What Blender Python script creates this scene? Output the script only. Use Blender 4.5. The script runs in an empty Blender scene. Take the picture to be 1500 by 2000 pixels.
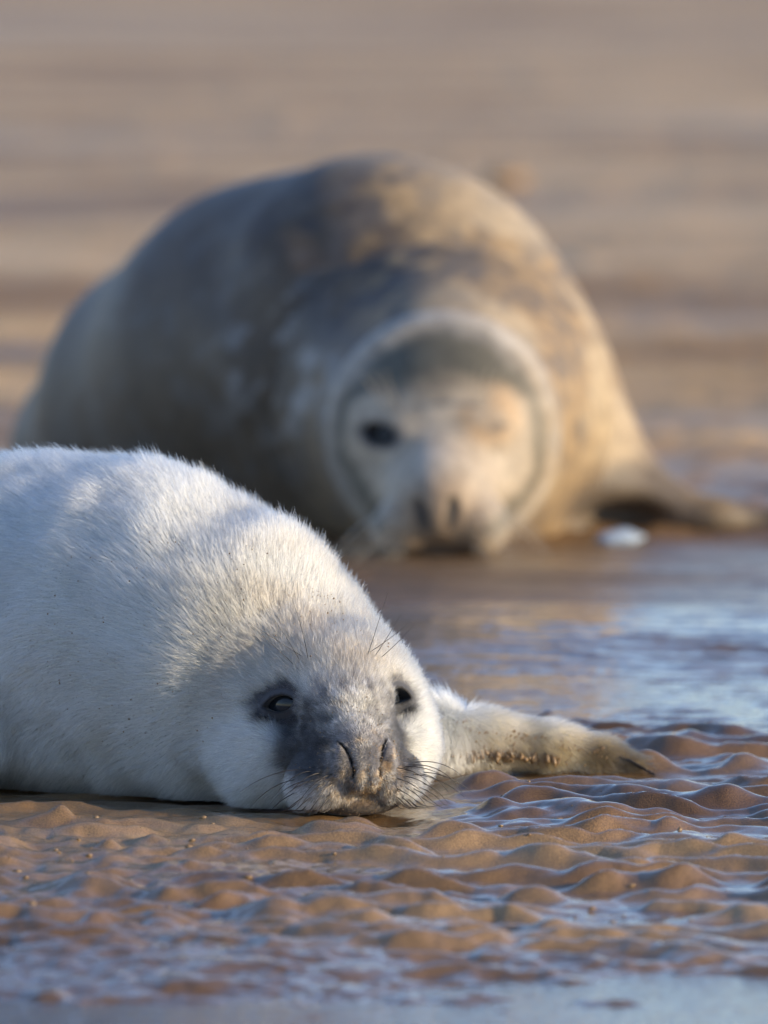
import bpy, math, random
import numpy as np
from mathutils import Vector, Matrix

S = bpy.context.scene
C = S.collection
rng = np.random.default_rng(7)
random.seed(7)
f32 = np.float32

# ------------------------------------------------------------------ camera
CAM_H, CAM_D, FPX = 0.747, 7.0, 16660.0          # height, distance to the pup, focal length in photo pixels
PITCH = math.atan(1188.0 / FPX)
cam = bpy.data.cameras.new('camera')
camo = bpy.data.objects.new('camera', cam)
C.objects.link(camo)
camo.location = (0, -CAM_D, CAM_H)
camo.rotation_euler = (math.pi / 2 - PITCH, 0, 0)
cam.sensor_fit = 'HORIZONTAL'
cam.sensor_width = 24.0
cam.lens = FPX / 1500 * 24.0
cam.clip_start = 0.1
cam.clip_end = 8000
cam.dof.use_dof = True
cam.dof.focus_distance = 7.03
cam.dof.aperture_fstop = 6.0
S.camera = camo

# ------------------------------------------------------------------ light
SUN_EL, SUN_AZ = math.radians(14.5), math.radians(104)   # azimuth clockwise from +Y
w = bpy.data.worlds.new('World')
S.world = w
w.use_nodes = True
wn = w.node_tree.nodes
sky = wn.new('ShaderNodeTexSky')
sky.sky_type = 'NISHITA'
sky.sun_disc = False
sky.sun_elevation = SUN_EL
sky.sun_rotation = SUN_AZ
sky.ozone_density = 1.0
sky.air_density = 1.0
sky.dust_density = 0.0
tintn = wn.new('ShaderNodeMix')
tintn.data_type = 'RGBA'
tintn.blend_type = 'MULTIPLY'
tintn.inputs[0].default_value = 1.0
tintn.inputs[7].default_value = (0.90, 0.955, 1.22, 1)
w.node_tree.links.new(sky.outputs[0], tintn.inputs[6])
w.node_tree.links.new(tintn.outputs[2], wn['Background'].inputs[0])
wn['Background'].inputs[1].default_value = 0.15
sl = bpy.data.lights.new('sun', 'SUN')
sl.energy = 3.65
sl.angle = math.radians(0.55)
sl.color = (1.0, 0.81, 0.54)
so = bpy.data.objects.new('sun', sl)
C.objects.link(so)
sdir = Vector((math.cos(SUN_EL) * math.sin(SUN_AZ), math.cos(SUN_EL) * math.cos(SUN_AZ), math.sin(SUN_EL)))
so.rotation_euler = sdir.to_track_quat('Z', 'Y').to_euler()
so.location = (6, -1, 4)
S.view_settings.view_transform = 'Standard'
S.view_settings.look = 'None'
S.view_settings.gamma = 1.0
S.view_settings.use_curve_mapping = False
S.view_settings.exposure = 0.64
S.cycles.max_bounces = 10
S.cycles.transmission_bounces = 8
S.cycles.sample_clamp_indirect = 6.0

# ------------------------------------------------------------------ helpers
_F = np.array([0, math.cos(PITCH), -math.sin(PITCH)])
_U = np.array([0, math.sin(PITCH), math.cos(PITCH)])


def px(u, v, y):
    """The point of the world plane Y=y behind pixel (u, v) of the 1500x2000 photograph."""
    d = _F + np.array([1., 0, 0]) * (u - 750) / FPX - _U * (v - 1000) / FPX
    t = (y + CAM_D) / d[1]
    return np.array([0, -CAM_D, CAM_H]) + d * t


def pxr(r, y):
    return r * (y + CAM_D) / FPX


def smoothstep(a, b, x):
    t = np.clip((x - a) / (b - a), 0, 1)
    return t * t * (3 - 2 * t)


def _hash(ix, iy, iz, seed):
    n = (ix.astype(np.uint32) * np.uint32(374761393) + iy.astype(np.uint32) * np.uint32(668265263)
         + iz.astype(np.uint32) * np.uint32(2147483647 & 0x5bd1e995) + np.uint32((seed * 974634777 + 12345) & 0xffffffff))
    n = (n ^ (n >> np.uint32(13))) * np.uint32(1274126177)
    n = (n ^ (n >> np.uint32(15))) * np.uint32(2246822519)
    n = n ^ (n >> np.uint32(16))
    return (n & np.uint32(0xffffff)).astype(f32) / f32(0x7fffff) - f32(1)


def vnoise(P, scale, seed=0):
    """Smooth value noise in -1..1 at the points P (n x 2 or n x 3)."""
    P = np.asarray(P, dtype=np.float64)
    sc = np.asarray(scale, dtype=np.float64)
    q = P * sc + 1000.5
    if q.shape[1] == 2:
        q = np.concatenate([q, np.zeros((len(q), 1))], 1)
    i = np.floor(q).astype(np.int64)
    t = (q - i).astype(f32)
    t = t * t * t * (t * (t * 6 - 15) + 10)
    x, y, z = i[:, 0], i[:, 1], i[:, 2]
    tx, ty, tz = t[:, 0], t[:, 1], t[:, 2]
    flat = P.shape[1] == 2

    def layer(zz):
        a = _hash(x, y, zz, seed) * (1 - tx) + _hash(x + 1, y, zz, seed) * tx
        b = _hash(x, y + 1, zz, seed) * (1 - tx) + _hash(x + 1, y + 1, zz, seed) * tx
        return a * (1 - ty) + b * ty
    l0 = layer(z)
    if flat:
        return l0
    return l0 * (1 - tz) + layer(z + 1) * tz


def fbm(P, scale, seed=0, octaves=3):
    r, a, tot = 0, 1.0, 0
    sc = np.asarray(scale, dtype=np.float64)
    for o in range(octaves):
        r = r + a * vnoise(P, sc * 2.0 ** o, seed + 17 * o)
        tot += a
        a *= 0.5
    return r / tot


def mesh_from(name, V, Fq, smooth=True):
    """A mesh from vertex array V and an (n x k) face array."""
    me = bpy.data.meshes.new(name)
    V = np.ascontiguousarray(V, dtype=f32)
    Fq = np.ascontiguousarray(Fq, dtype=np.int32)
    n, k = Fq.shape
    me.vertices.add(len(V))
    me.vertices.foreach_set('co', V.ravel())
    me.loops.add(n * k)
    me.loops.foreach_set('vertex_index', Fq.ravel())
    me.polygons.add(n)
    me.polygons.foreach_set('loop_start', np.arange(0, n * k, k, dtype=np.int32))
    me.polygons.foreach_set('loop_total', np.full(n, k, dtype=np.int32))
    me.polygons.foreach_set('use_smooth', np.full(n, smooth, dtype=bool))
    me.update(calc_edges=True)
    me.validate()
    return me


def set_col(me, name, col):
    a = me.attributes.new(name, 'FLOAT_COLOR', 'POINT')
    c = np.ones((len(col), 4), dtype=f32)
    c[:, :3] = col
    a.data.foreach_set('color', c.ravel())


def set_val(me, name, val):
    a = me.attributes.new(name, 'FLOAT', 'POINT')
    a.data.foreach_set('value', np.ascontiguousarray(val, dtype=f32))


def link(name, data, mat=None, parent=None, **props):
    o = bpy.data.objects.new(name, data)
    C.objects.link(o)
    if mat is not None:
        o.data.materials.append(mat)
    if parent is not None:
        o.parent = parent
        o.matrix_parent_inverse = Matrix.Translation(-parent.location)
    for k, v in props.items():
        o[k] = v
    return o


def thing(name, loc, label, cat):
    o = bpy.data.objects.new(name, None)
    o.empty_display_size = 0.1
    o.location = loc
    C.objects.link(o)
    o['label'] = label
    o['category'] = cat
    return o


# ---- signed distance primitives on point arrays
def smin(a, b, k):
    h = np.maximum(k - np.abs(a - b), 0) / k
    return np.minimum(a, b) - h * h * (k * 0.25)


def smax(a, b, k):
    return -smin(-a, -b, k)


def ell(P, c, r, R=None):
    q = P - np.asarray(c, dtype=f32)
    if R is not None:
        q = q @ np.asarray(R, dtype=f32)
    r = np.asarray(r, dtype=f32)
    k0 = np.sqrt(((q / r) ** 2).sum(1))
    k1 = np.sqrt(((q / (r * r)) ** 2).sum(1)) + 1e-9
    return k0 * (k0 - 1) / k1


def cone(P, a, b, ra, rb, sq=1.0):
    """Round cone from a to b; sq squashes it vertically."""
    a = np.asarray(a, dtype=f32)
    b = np.asarray(b, dtype=f32)
    pa = P - a
    ba = b - a
    h = np.clip((pa @ ba) / float(ba @ ba), 0, 1)
    q = pa - h[:, None] * ba
    if sq != 1.0:
        q = q * np.array([1, 1, 1 / sq], dtype=f32)
    return np.sqrt((q * q).sum(1)) - (ra + (rb - ra) * h)


def axis(*parts):
    """Grid coordinates: (start, stop, step) pieces one after the other."""
    out = []
    for a, b, s in parts:
        out.append(np.linspace(a, b, max(2, int(round((b - a) / s)) + 1))[:-1])
    out.append(np.array([parts[-1][1]]))
    return np.concatenate(out).astype(f32)


def surface_nets(f, X, Y, Z):
    nx, ny, nz = len(X), len(Y), len(Z)
    D = np.empty((nx, ny, nz), dtype=f32)
    yy, zz = np.meshgrid(Y, Z, indexing='ij')
    st = max(1, int(250000 / (ny * nz)))
    for i in range(0, nx, st):
        xs = X[i:i + st]
        P = np.empty((len(xs), ny, nz, 3), dtype=f32)
        P[..., 0] = xs[:, None, None]
        P[..., 1] = yy
        P[..., 2] = zz
        D[i:i + st] = f(P.reshape(-1, 3)).reshape(len(xs), ny, nz)
    N = D < 0
    cnt = np.zeros((nx - 1, ny - 1, nz - 1), dtype=np.int8)
    for a in (0, 1):
        for b in (0, 1):
            for c in (0, 1):
                cnt += N[a:nx - 1 + a, b:ny - 1 + b, c:nz - 1 + c]
    act = (cnt > 0) & (cnt < 8)
    I, J, K = np.nonzero(act)
    idx = np.full(act.shape, -1, dtype=np.int32)
    idx[I, J, K] = np.arange(len(I))
    acc = np.zeros((len(I), 3), dtype=np.float64)
    num = np.zeros(len(I))
    corners = [(a, b, c) for a in (0, 1) for b in (0, 1) for c in (0, 1)]
    for p in corners:
        for ax in range(3):
            if p[ax]:
                continue
            q = list(p)
            q[ax] = 1
            d0 = D[I + p[0], J + p[1], K + p[2]]
            d1 = D[I + q[0], J + q[1], K + q[2]]
            m = (d0 < 0) != (d1 < 0)
            t = np.where(m, d0 / np.where(m, d0 - d1, 1), 0)
            P0 = np.stack([X[I + p[0]], Y[J + p[1]], Z[K + p[2]]], 1)
            P1 = np.stack([X[I + q[0]], Y[J + q[1]], Z[K + q[2]]], 1)
            acc += np.where(m[:, None], P0 + (P1 - P0) * t[:, None], 0)
            num += m
    V = acc / num[:, None]
    faces = []
    for ax in range(3):
        s0 = [slice(None)] * 3
        s1 = [slice(None)] * 3
        s0[ax] = slice(0, -1)
        s1[ax] = slice(1, None)
        a = N[tuple(s0)]
        b = N[tuple(s1)]
        i, j, k = np.nonzero(a != b)
        o1, o2 = (ax + 1) % 3, (ax + 2) % 3
        q = [i, j, k]
        ok = (q[o1] > 0) & (q[o2] > 0) & (q[o1] < act.shape[o1]) & (q[o2] < act.shape[o2])
        i, j, k = i[ok], j[ok], k[ok]
        inside = a[i, j, k]

        def cell(d1, d2):
            c = [i.copy(), j.copy(), k.copy()]
            c[o1] = c[o1] + d1
            c[o2] = c[o2] + d2
            return idx[c[0], c[1], c[2]]
        quad = np.stack([cell(-1, -1), cell(0, -1), cell(0, 0), cell(-1, 0)], 1)
        quad[~inside] = quad[~inside][:, ::-1]
        faces.append(quad)
    return V, np.concatenate(faces)


def grad(f, V, e=0.0008):
    V = np.asarray(V, dtype=f32)
    G = np.empty((len(V), 3), dtype=np.float64)
    for a in range(3):
        d = np.zeros(3, dtype=f32)
        d[a] = e
        G[:, a] = (f(V + d) - f(V - d)) / (2 * e)
    return G


def relax(f, V, it=2, e=0.0008):
    for _ in range(it):
        d = f(V.astype(f32))
        G = grad(f, V, e)
        V = V - np.clip(d, -0.004, 0.004)[:, None] * G / np.maximum((G * G).sum(1), 0.25)[:, None]
    G = grad(f, V, e)
    return V, G / (np.linalg.norm(G, axis=1)[:, None] + 1e-9)


# ------------------------------------------------------------------ material helpers
def mat_nodes(name):
    m = bpy.data.materials.new(name)
    m.use_nodes = True
    nt = m.node_tree
    return m, nt, nt.nodes, nt.links, nt.nodes['Principled BSDF']


def nd(nt, kind, **kw):
    n = nt.nodes.new(kind)
    for k, v in kw.items():
        if k in n.bl_rna.properties:
            setattr(n, k, v)
        else:
            n.inputs[k].default_value = v
    return n


def ramp(nt, fac, stops):
    r = nt.nodes.new('ShaderNodeValToRGB')
    e = r.color_ramp.elements
    while len(e) < len(stops):
        e.new(0.5)
    for el, (p, c) in zip(e, stops):
        el.position = p
        el.color = (*c, 1) if len(c) == 3 else c
    nt.links.new(fac, r.inputs[0])
    return r.outputs[0]


def mixc(nt, fac, a, b, mode='MIX'):
    m = nt.nodes.new('ShaderNodeMix')
    m.data_type = 'RGBA'
    m.blend_type = mode
    for s, v in ((m.inputs[0], fac), (m.inputs[6], a), (m.inputs[7], b)):
        if hasattr(v, 'links'):
            nt.links.new(v, s)
        else:
            s.default_value = v if isinstance(v, (int, float)) else (*v, 1)
    return m.outputs[2]


# sand: wet brown sand, its film of water driven by the attribute "wet"
m_sand, nt, N_, L_, B_ = mat_nodes('wet_sand')
geo = nd(nt, 'ShaderNodeNewGeometry')
wet = nd(nt, 'ShaderNodeAttribute', attribute_name='wet')
film = nd(nt, 'ShaderNodeAttribute', attribute_name='film')
n1 = nd(nt, 'ShaderNodeTexNoise', Scale=9.0, Detail=5.0, Roughness=0.6)
n2 = nd(nt, 'ShaderNodeTexNoise', Scale=900.0, Detail=2.0)
n3 = nd(nt, 'ShaderNodeTexVoronoi', Scale=1300.0)
for n in (n1, n2, n3):
    L_.new(geo.outputs['Position'], n.inputs['Vector'])
dry = ramp(nt, n1.outputs[0], [(0.30, (0.48, 0.325, 0.165)), (0.72, (0.63, 0.435, 0.235))])
wetc = ramp(nt, n1.outputs[0], [(0.30, (0.110, 0.060, 0.022)), (0.72, (0.215, 0.121, 0.045))])
base = mixc(nt, wet.outputs['Fac'], dry, wetc)
mpb = nd(nt, 'ShaderNodeMapping')
mpb.inputs['Scale'].default_value = (0.42, 0.60, 1.0)
nb_ = nd(nt, 'ShaderNodeTexNoise', Scale=1.0, Detail=4.0, Roughness=0.6)
L_.new(geo.outputs['Position'], mpb.inputs['Vector'])
L_.new(mpb.outputs[0], nb_.inputs['Vector'])
bands = ramp(nt, nb_.outputs[0], [(0.38, (0.56, 0.47, 0.37)), (0.60, (1.18, 1.15, 1.12))])
base = mixc(nt, 1.0, base, bands, 'MULTIPLY')
grain = ramp(nt, n2.outputs[0], [(0.33, (0.62, 0.62, 0.62)), (0.66, (1.3, 1.27, 1.2))])
base = mixc(nt, 1.0, base, grain, 'MULTIPLY')
L_.new(base, B_.inputs['Base Color'])
B_.inputs['Roughness'].default_value = 0.6
B_.inputs['IOR'].default_value = 1.36
cw = nd(nt, 'ShaderNodeMapRange')
cw.inputs['From Min'].default_value = 0.15
cw.inputs['From Max'].default_value = 0.60
L_.new(film.outputs['Fac'], cw.inputs['Value'])
L_.new(cw.outputs[0], B_.inputs['Coat Weight'])
B_.inputs['Coat IOR'].default_value = 1.42
mr = nd(nt, 'ShaderNodeMapRange')
mr.inputs['To Min'].default_value = 0.45
mr.inputs['To Max'].default_value = 0.09
L_.new(film.outputs['Fac'], mr.inputs['Value'])
L_.new(mr.outputs[0], B_.inputs['Coat Roughness'])
bmp = nd(nt, 'ShaderNodeBump', Strength=0.6, Distance=0.0018)
L_.new(n2.outputs[0], bmp.inputs['Height'])
L_.new(bmp.outputs[0], B_.inputs['Normal'])

# shallow sea water standing on the sand
m_water, nt, N_, L_, B_ = mat_nodes('shallow_water')
B_.inputs['Base Color'].default_value = (0.93, 0.95, 0.97, 1)
B_.inputs['Roughness'].default_value = 0.03
B_.inputs['IOR'].default_value = 1.333
B_.inputs['Transmission Weight'].default_value = 1.0
geo = nd(nt, 'ShaderNodeNewGeometry')
n1 = nd(nt, 'ShaderNodeTexNoise', Scale=130.0, Detail=2.0)
mp = nd(nt, 'ShaderNodeMapping')
mp.inputs['Scale'].default_value = (0.45, 1.0, 1.0)
L_.new(geo.outputs['Position'], mp.inputs['Vector'])
L_.new(mp.outputs[0], n1.inputs['Vector'])
bmp = nd(nt, 'ShaderNodeBump', Strength=0.55, Distance=0.0016)
L_.new(n1.outputs[0], bmp.inputs['Height'])
L_.new(bmp.outputs[0], B_.inputs['Normal'])


def coat_mat(name, rough=0.6, sheen=0.3, mottle=0.12, scale=60.0):
    """Animal coat coloured by the vertex attribute "tint" plus fine procedural mottling."""
    m, nt, N_, L_, B_ = mat_nodes(name)
    t = nd(nt, 'ShaderNodeAttribute', attribute_name='tint')
    geo = nd(nt, 'ShaderNodeNewGeometry')
    n = nd(nt, 'ShaderNodeTexNoise', Scale=scale, Detail=4.0, Roughness=0.65)
    L_.new(geo.outputs['Position'], n.inputs['Vector'])
    g = ramp(nt, n.outputs[0], [(0.3, (1 - mottle * 2,) * 3), (0.7, (1 + mottle * 2,) * 3)])
    c = mixc(nt, 1.0, t.outputs['Color'], g, 'MULTIPLY')
    L_.new(c, B_.inputs['Base Color'])
    B_.inputs['Roughness'].default_value = rough
    B_.inputs['Sheen Weight'].default_value = sheen
    B_.inputs['Sheen Roughness'].default_value = 0.5
    b = nd(nt, 'ShaderNodeBump', Strength=0.4, Distance=0.002)
    L_.new(n.outputs[0], b.inputs['Height'])
    L_.new(b.outputs[0], B_.inputs['Normal'])
    return m


def hair_mat(name, rough=0.35):
    m = bpy.data.materials.new(name)
    m.use_nodes = True
    nt = m.node_tree
    nt.nodes.remove(nt.nodes['Principled BSDF'])
    h = nt.nodes.new('ShaderNodeBsdfHairPrincipled')
    h.parametrization = 'COLOR'
    t = nd(nt, 'ShaderNodeAttribute', attribute_name='tint')
    nt.links.new(t.outputs['Color'], h.inputs['Color'])
    h.inputs['Roughness'].default_value = rough
    h.inputs['Radial Roughness'].default_value = 0.75
    h.inputs['Coat'].default_value = 0.1
    h.inputs['Random Roughness'].default_value = 0.2
    nt.links.new(h.outputs[0], nt.nodes['Material Output'].inputs['Surface'])
    return m


def plain(name, col, rough=0.5, spec=0.5, noise=None):
    m, nt, N_, L_, B_ = mat_nodes(name)
    B_.inputs['Roughness'].default_value = rough
    B_.inputs['Specular IOR Level'].default_value = spec
    geo = nd(nt, 'ShaderNodeNewGeometry')
    n = nd(nt, 'ShaderNodeTexNoise', Scale=noise or 300.0, Detail=3.0)
    L_.new(geo.outputs['Position'], n.inputs['Vector'])
    c = ramp(nt, n.outputs[0], [(0.3, tuple(x * 0.75 for x in col)), (0.7, tuple(min(1, x * 1.25) for x in col))])
    L_.new(c, B_.inputs['Base Color'])
    return m


m_skin = coat_mat('pup_skin', 0.75, 0.15, 0.05, 220.0)
m_fur = hair_mat('pup_fur', 0.5)
m_mother = coat_mat('mother_coat', 0.6, 0.08, 0.14, 55.0)
m_eye = plain('wet_dark_eye', (0.018, 0.022, 0.028), 0.06, 0.5)
m_eye.node_tree.nodes['Principled BSDF'].inputs['IOR'].default_value = 1.4
m_eye.node_tree.nodes['Principled BSDF'].inputs['Coat Weight'].default_value = 0.0
m_eye.node_tree.nodes['Principled BSDF'].inputs['Coat Roughness'].default_value = 0.03
m_whisk = plain('dark_whisker', (0.018, 0.012, 0.008), 0.35, 0.5)
m_pale_whisk = plain('pale_whisker', (0.55, 0.48, 0.38), 0.4, 0.5)
m_claw = plain('dark_claw', (0.03, 0.025, 0.022), 0.35, 0.5)
m_crumb = plain('sand_crumb', (0.23, 0.145, 0.07), 0.4, 0.5, 700.0)

# ------------------------------------------------------------------ pup frames
YAW = math.radians(17)
ROLL = math.radians(-2.0)
fwd = np.array([math.sin(YAW), -math.cos(YAW), -0.05])
fwd /= np.linalg.norm(fwd)
side = np.cross(fwd, [0, 0, 1.0])           # points to the pup's right = viewer's left
side = -side / np.linalg.norm(side)         # viewer's right
up = np.cross(side, fwd) * 1.0
if up[2] < 0:
    up = -up
cr, sr = math.cos(ROLL), math.sin(ROLL)
side, up = side * cr - up * sr, up * cr + side * sr
HR = np.stack([side, fwd, up], 1)           # columns: right, forward, up
HO = px(658, 1368, 0.06)


def head_local(P):
    return ((np.asarray(P, dtype=f32) - HO.astype(f32)) @ HR.astype(f32)) * f32(1000.0)   # millimetres


def head_world(q):
    return HO + (np.asarray(q, dtype=float) / 1000.0) @ HR.T


def frame_dir(d):
    d = np.asarray(d, dtype=float)
    d = d / np.linalg.norm(d)
    z = np.array([0, 0, 1.0])
    x = np.cross(d, z)
    x /= np.linalg.norm(x)
    return np.stack([x, d, np.cross(x, d)], 1)


EYE_R = 24.0
EYES = []
for s in (-1, 1):
    d = np.array([s * 0.60, 0.78, 0.16])
    d /= np.linalg.norm(d)
    c = np.array([s * 47.5, 2.0, 0.5])           # front of the eyeball
    R = frame_dir(d)
    a = -math.radians(14) * s                     # outer corner low
    Rr = np.stack([R[:, 0] * math.cos(a) + R[:, 2] * math.sin(a), R[:, 1], R[:, 2] * math.cos(a) - R[:, 0] * math.sin(a)], 1)
    EYES.append((c, d, Rr))

PB = [  # pup trunk in the photo: u, v, world y, radius in px
    (606, 1404, 0.168, 172), (530, 1345, 0.178, 212), (428, 1286, 0.19, 257), (250, 1240, 0.25, 303),
    (60, 1233, 0.31, 310), (-180, 1262, 0.40, 286), (-430, 1320, 0.52, 226), (-640, 1390, 0.63, 140), (-760, 1440, 0.70, 70)]
PBw = [(px(u, v, y), pxr(r, y)) for u, v, y, r in PB]
PF = [(px(640, 1400, 0.26), 0.036), (px(830, 1432, 0.325), 0.0235), (px(960, 1445, 0.345), 0.0205), (px(1080, 1460, 0.35), 0.0165),
      (px(1180, 1480, 0.35), 0.0115), (px(1250, 1499, 0.348), 0.006)]
PF2 = [(px(-110, 1400, 0.20), 0.06), (px(-200, 1500, 0.17), 0.035), (px(-360, 1545, 0.20), 0.022), (px(-520, 1560, 0.26), 0.010)]
TAIL = PBw[-1][0]


SLIT = [(19.5, -25, 76), (15.5, -30, 81), (12.3, -38, 84), (10.3, -46, 85), (11.0, -52, 84)]     # right, up, forward


def pup_head(q, P):
    """Distance (mm) of the head, q in head millimetres."""
    d = ell(q, (0, -55, -8), (80, 88, 66))
    for s in (-1, 1):
        d = smin(d, ell(q, (s * 40, -38, -42), (52, 58, 52)), 22)
    d = smin(d, ell(q, (0, 22, -34), (42, 56, 40)), 24)          # muzzle
    d = smin(d, ell(q, (0, 8, 2), (34, 40, 18)), 20)             # bridge between the eyes
    for s in (-1, 1):
        d = smin(d, ell(q, (s * 27, 46, -60), (30, 30, 25)), 10)     # whisker pads
    d = smin(d, ell(q, (0, 64, -42), (24, 21, 25)), 8)           # nose
    for s in (-1, 1):
        d = smin(d, ell(q, (s * 19.0, 70, -41), (9.0, 12, 18)), 4)   # wings of the nostrils
        d = smin(d, ell(q, (s * 5.5, 79, -48), (5.5, 6.5, 16)), 7)     # ridges of the septum
    d = smin(d, ell(q, (0, 36, -82), (36, 34, 15)), 6)           # lower jaw
    # nostril slits, cut where the nose's own surface lies
    for s in (-1, 1):
        for dep, rad in ((0.4, 0.8), (3.0, 1.25), (7.0, 1.5)):
            for (r0, u0, f0), (r1, u1, f1) in zip(SLIT[:-1], SLIT[1:]):
                d = smax(d, -cone(q, (s * r0, f0 - dep, u0), (s * r1, f1 - dep, u1), rad, rad), 2.0)
    d = smax(d, -cone(q, (0, 88, -44), (0, 84, -78), 1.6, 2.2), 4)         # philtrum
    # mouth line
    for s in (-1, 1):
        d = smax(d, -cone(q, (0, 80, -77), (s * 30, 68, -84), 2.6, 2.6), 3)
        d = smax(d, -cone(q, (s * 30, 68, -84), (s * 52, 30, -80), 2.6, 1.5), 3)
    # eyes: a soft lid mound, hollow above the muzzle, then the opening
    for c, e, R in EYES:
        o = c - e * 15.0
        d = smax(d, -ell(q, c + e * 7 + np.array([0, 6, -14]), (13, 14, 10)), 14)
        d = smin(d, ell(q, o, (21.5, 19.5, 18.0), R), 7)
        w_ = (q - c.astype(f32)) @ R.astype(f32)
        lens = np.maximum(np.hypot(w_[:, 0], w_[:, 2] - 13.2), np.hypot(w_[:, 0], w_[:, 2] + 13.2)) - 19.6
        d = smax(d, -np.maximum(lens, np.abs(w_[:, 1]) - 14), 1.4)
    return d


def pup_sdf(P):
    d = None
    for (a, ra), (b, rb) in zip(PBw[:-1], PBw[1:]):
        c = cone(P, a, b, ra, rb)
        d = c if d is None else smin(d, c, 0.035)
    f = None
    for (a, ra), (b, rb) in zip(PF[:-1], PF[1:]):
        c = cone(P, a, b, ra, rb)
        f = c if f is None else smin(f, c, 0.012)
    d = smin(d, f, 0.035)
    f = None
    for (a, ra), (b, rb) in zip(PF2[:-1], PF2[1:]):
        c = cone(P, a, b, ra, rb, 1.0)
        f = c if f is None else smin(f, c, 0.015)
    d = smin(d, f, 0.02)
    for dy in (-0.05, 0.05):                                     # hind flippers
        d = smin(d, cone(P, TAIL, TAIL + np.array([-0.16, dy + 0.05, -0.03]), 0.028, 0.012), 0.03)
    q = head_local(P)
    m = (q * q).sum(1) < 210.0 ** 2
    h = np.full(len(P), 1.0, dtype=f32)
    if m.any():
        h[m] = pup_head(q[m], P[m]) / 1000.0
    d = smin(d, h, 0.03)
    # neck folds of loose skin
    w1 = (np.sin(P[:, 0] * 55 + P[:, 2] * 42 + 3 * np.sin(P[:, 2] * 14)) * 0.0030).astype(f32)
    amt = smoothstep(-0.36, -0.18, P[:, 0]) * smoothstep(0.02, -0.06, P[:, 0]) * smoothstep(180, 130, -q[:, 1])
    d = d + w1 * amt * np.where(q[:, 1] < -60, 1, 0) * smoothstep(-60, -110, q[:, 1])
    trunk = smoothstep(-50, -110, q[:, 1])
    lump = vnoise(P, (13, 13, 9), 301) * 0.0020 + vnoise(P, (28, 24, 18), 303) * 0.0012
    d = d + (lump * trunk).astype(f32)
    # the belly lies flat on the sand
    d = smax(d, -(P[:, 2] + 0.006), 0.014)
    return d.astype(f32)


X = axis((-1.02, -0.36, 0.009), (-0.36, -0.17, 0.004), (-0.17, 0.062, 0.0017), (0.062, 0.25, 0.003))
Y = axis((-0.05, 0.085, 0.0017), (0.085, 0.22, 0.004), (0.22, 0.92, 0.009))
Z = axis((-0.03, 0.16, 0.0018), (0.16, 0.33, 0.005))
PV, PFc = surface_nets(pup_sdf, X, Y, Z)
PV, PN = relax(pup_sdf, PV)


def lerp3(a, b, t):
    return np.asarray(a) * (1 - t[:, None]) + np.asarray(b) * t[:, None]


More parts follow.
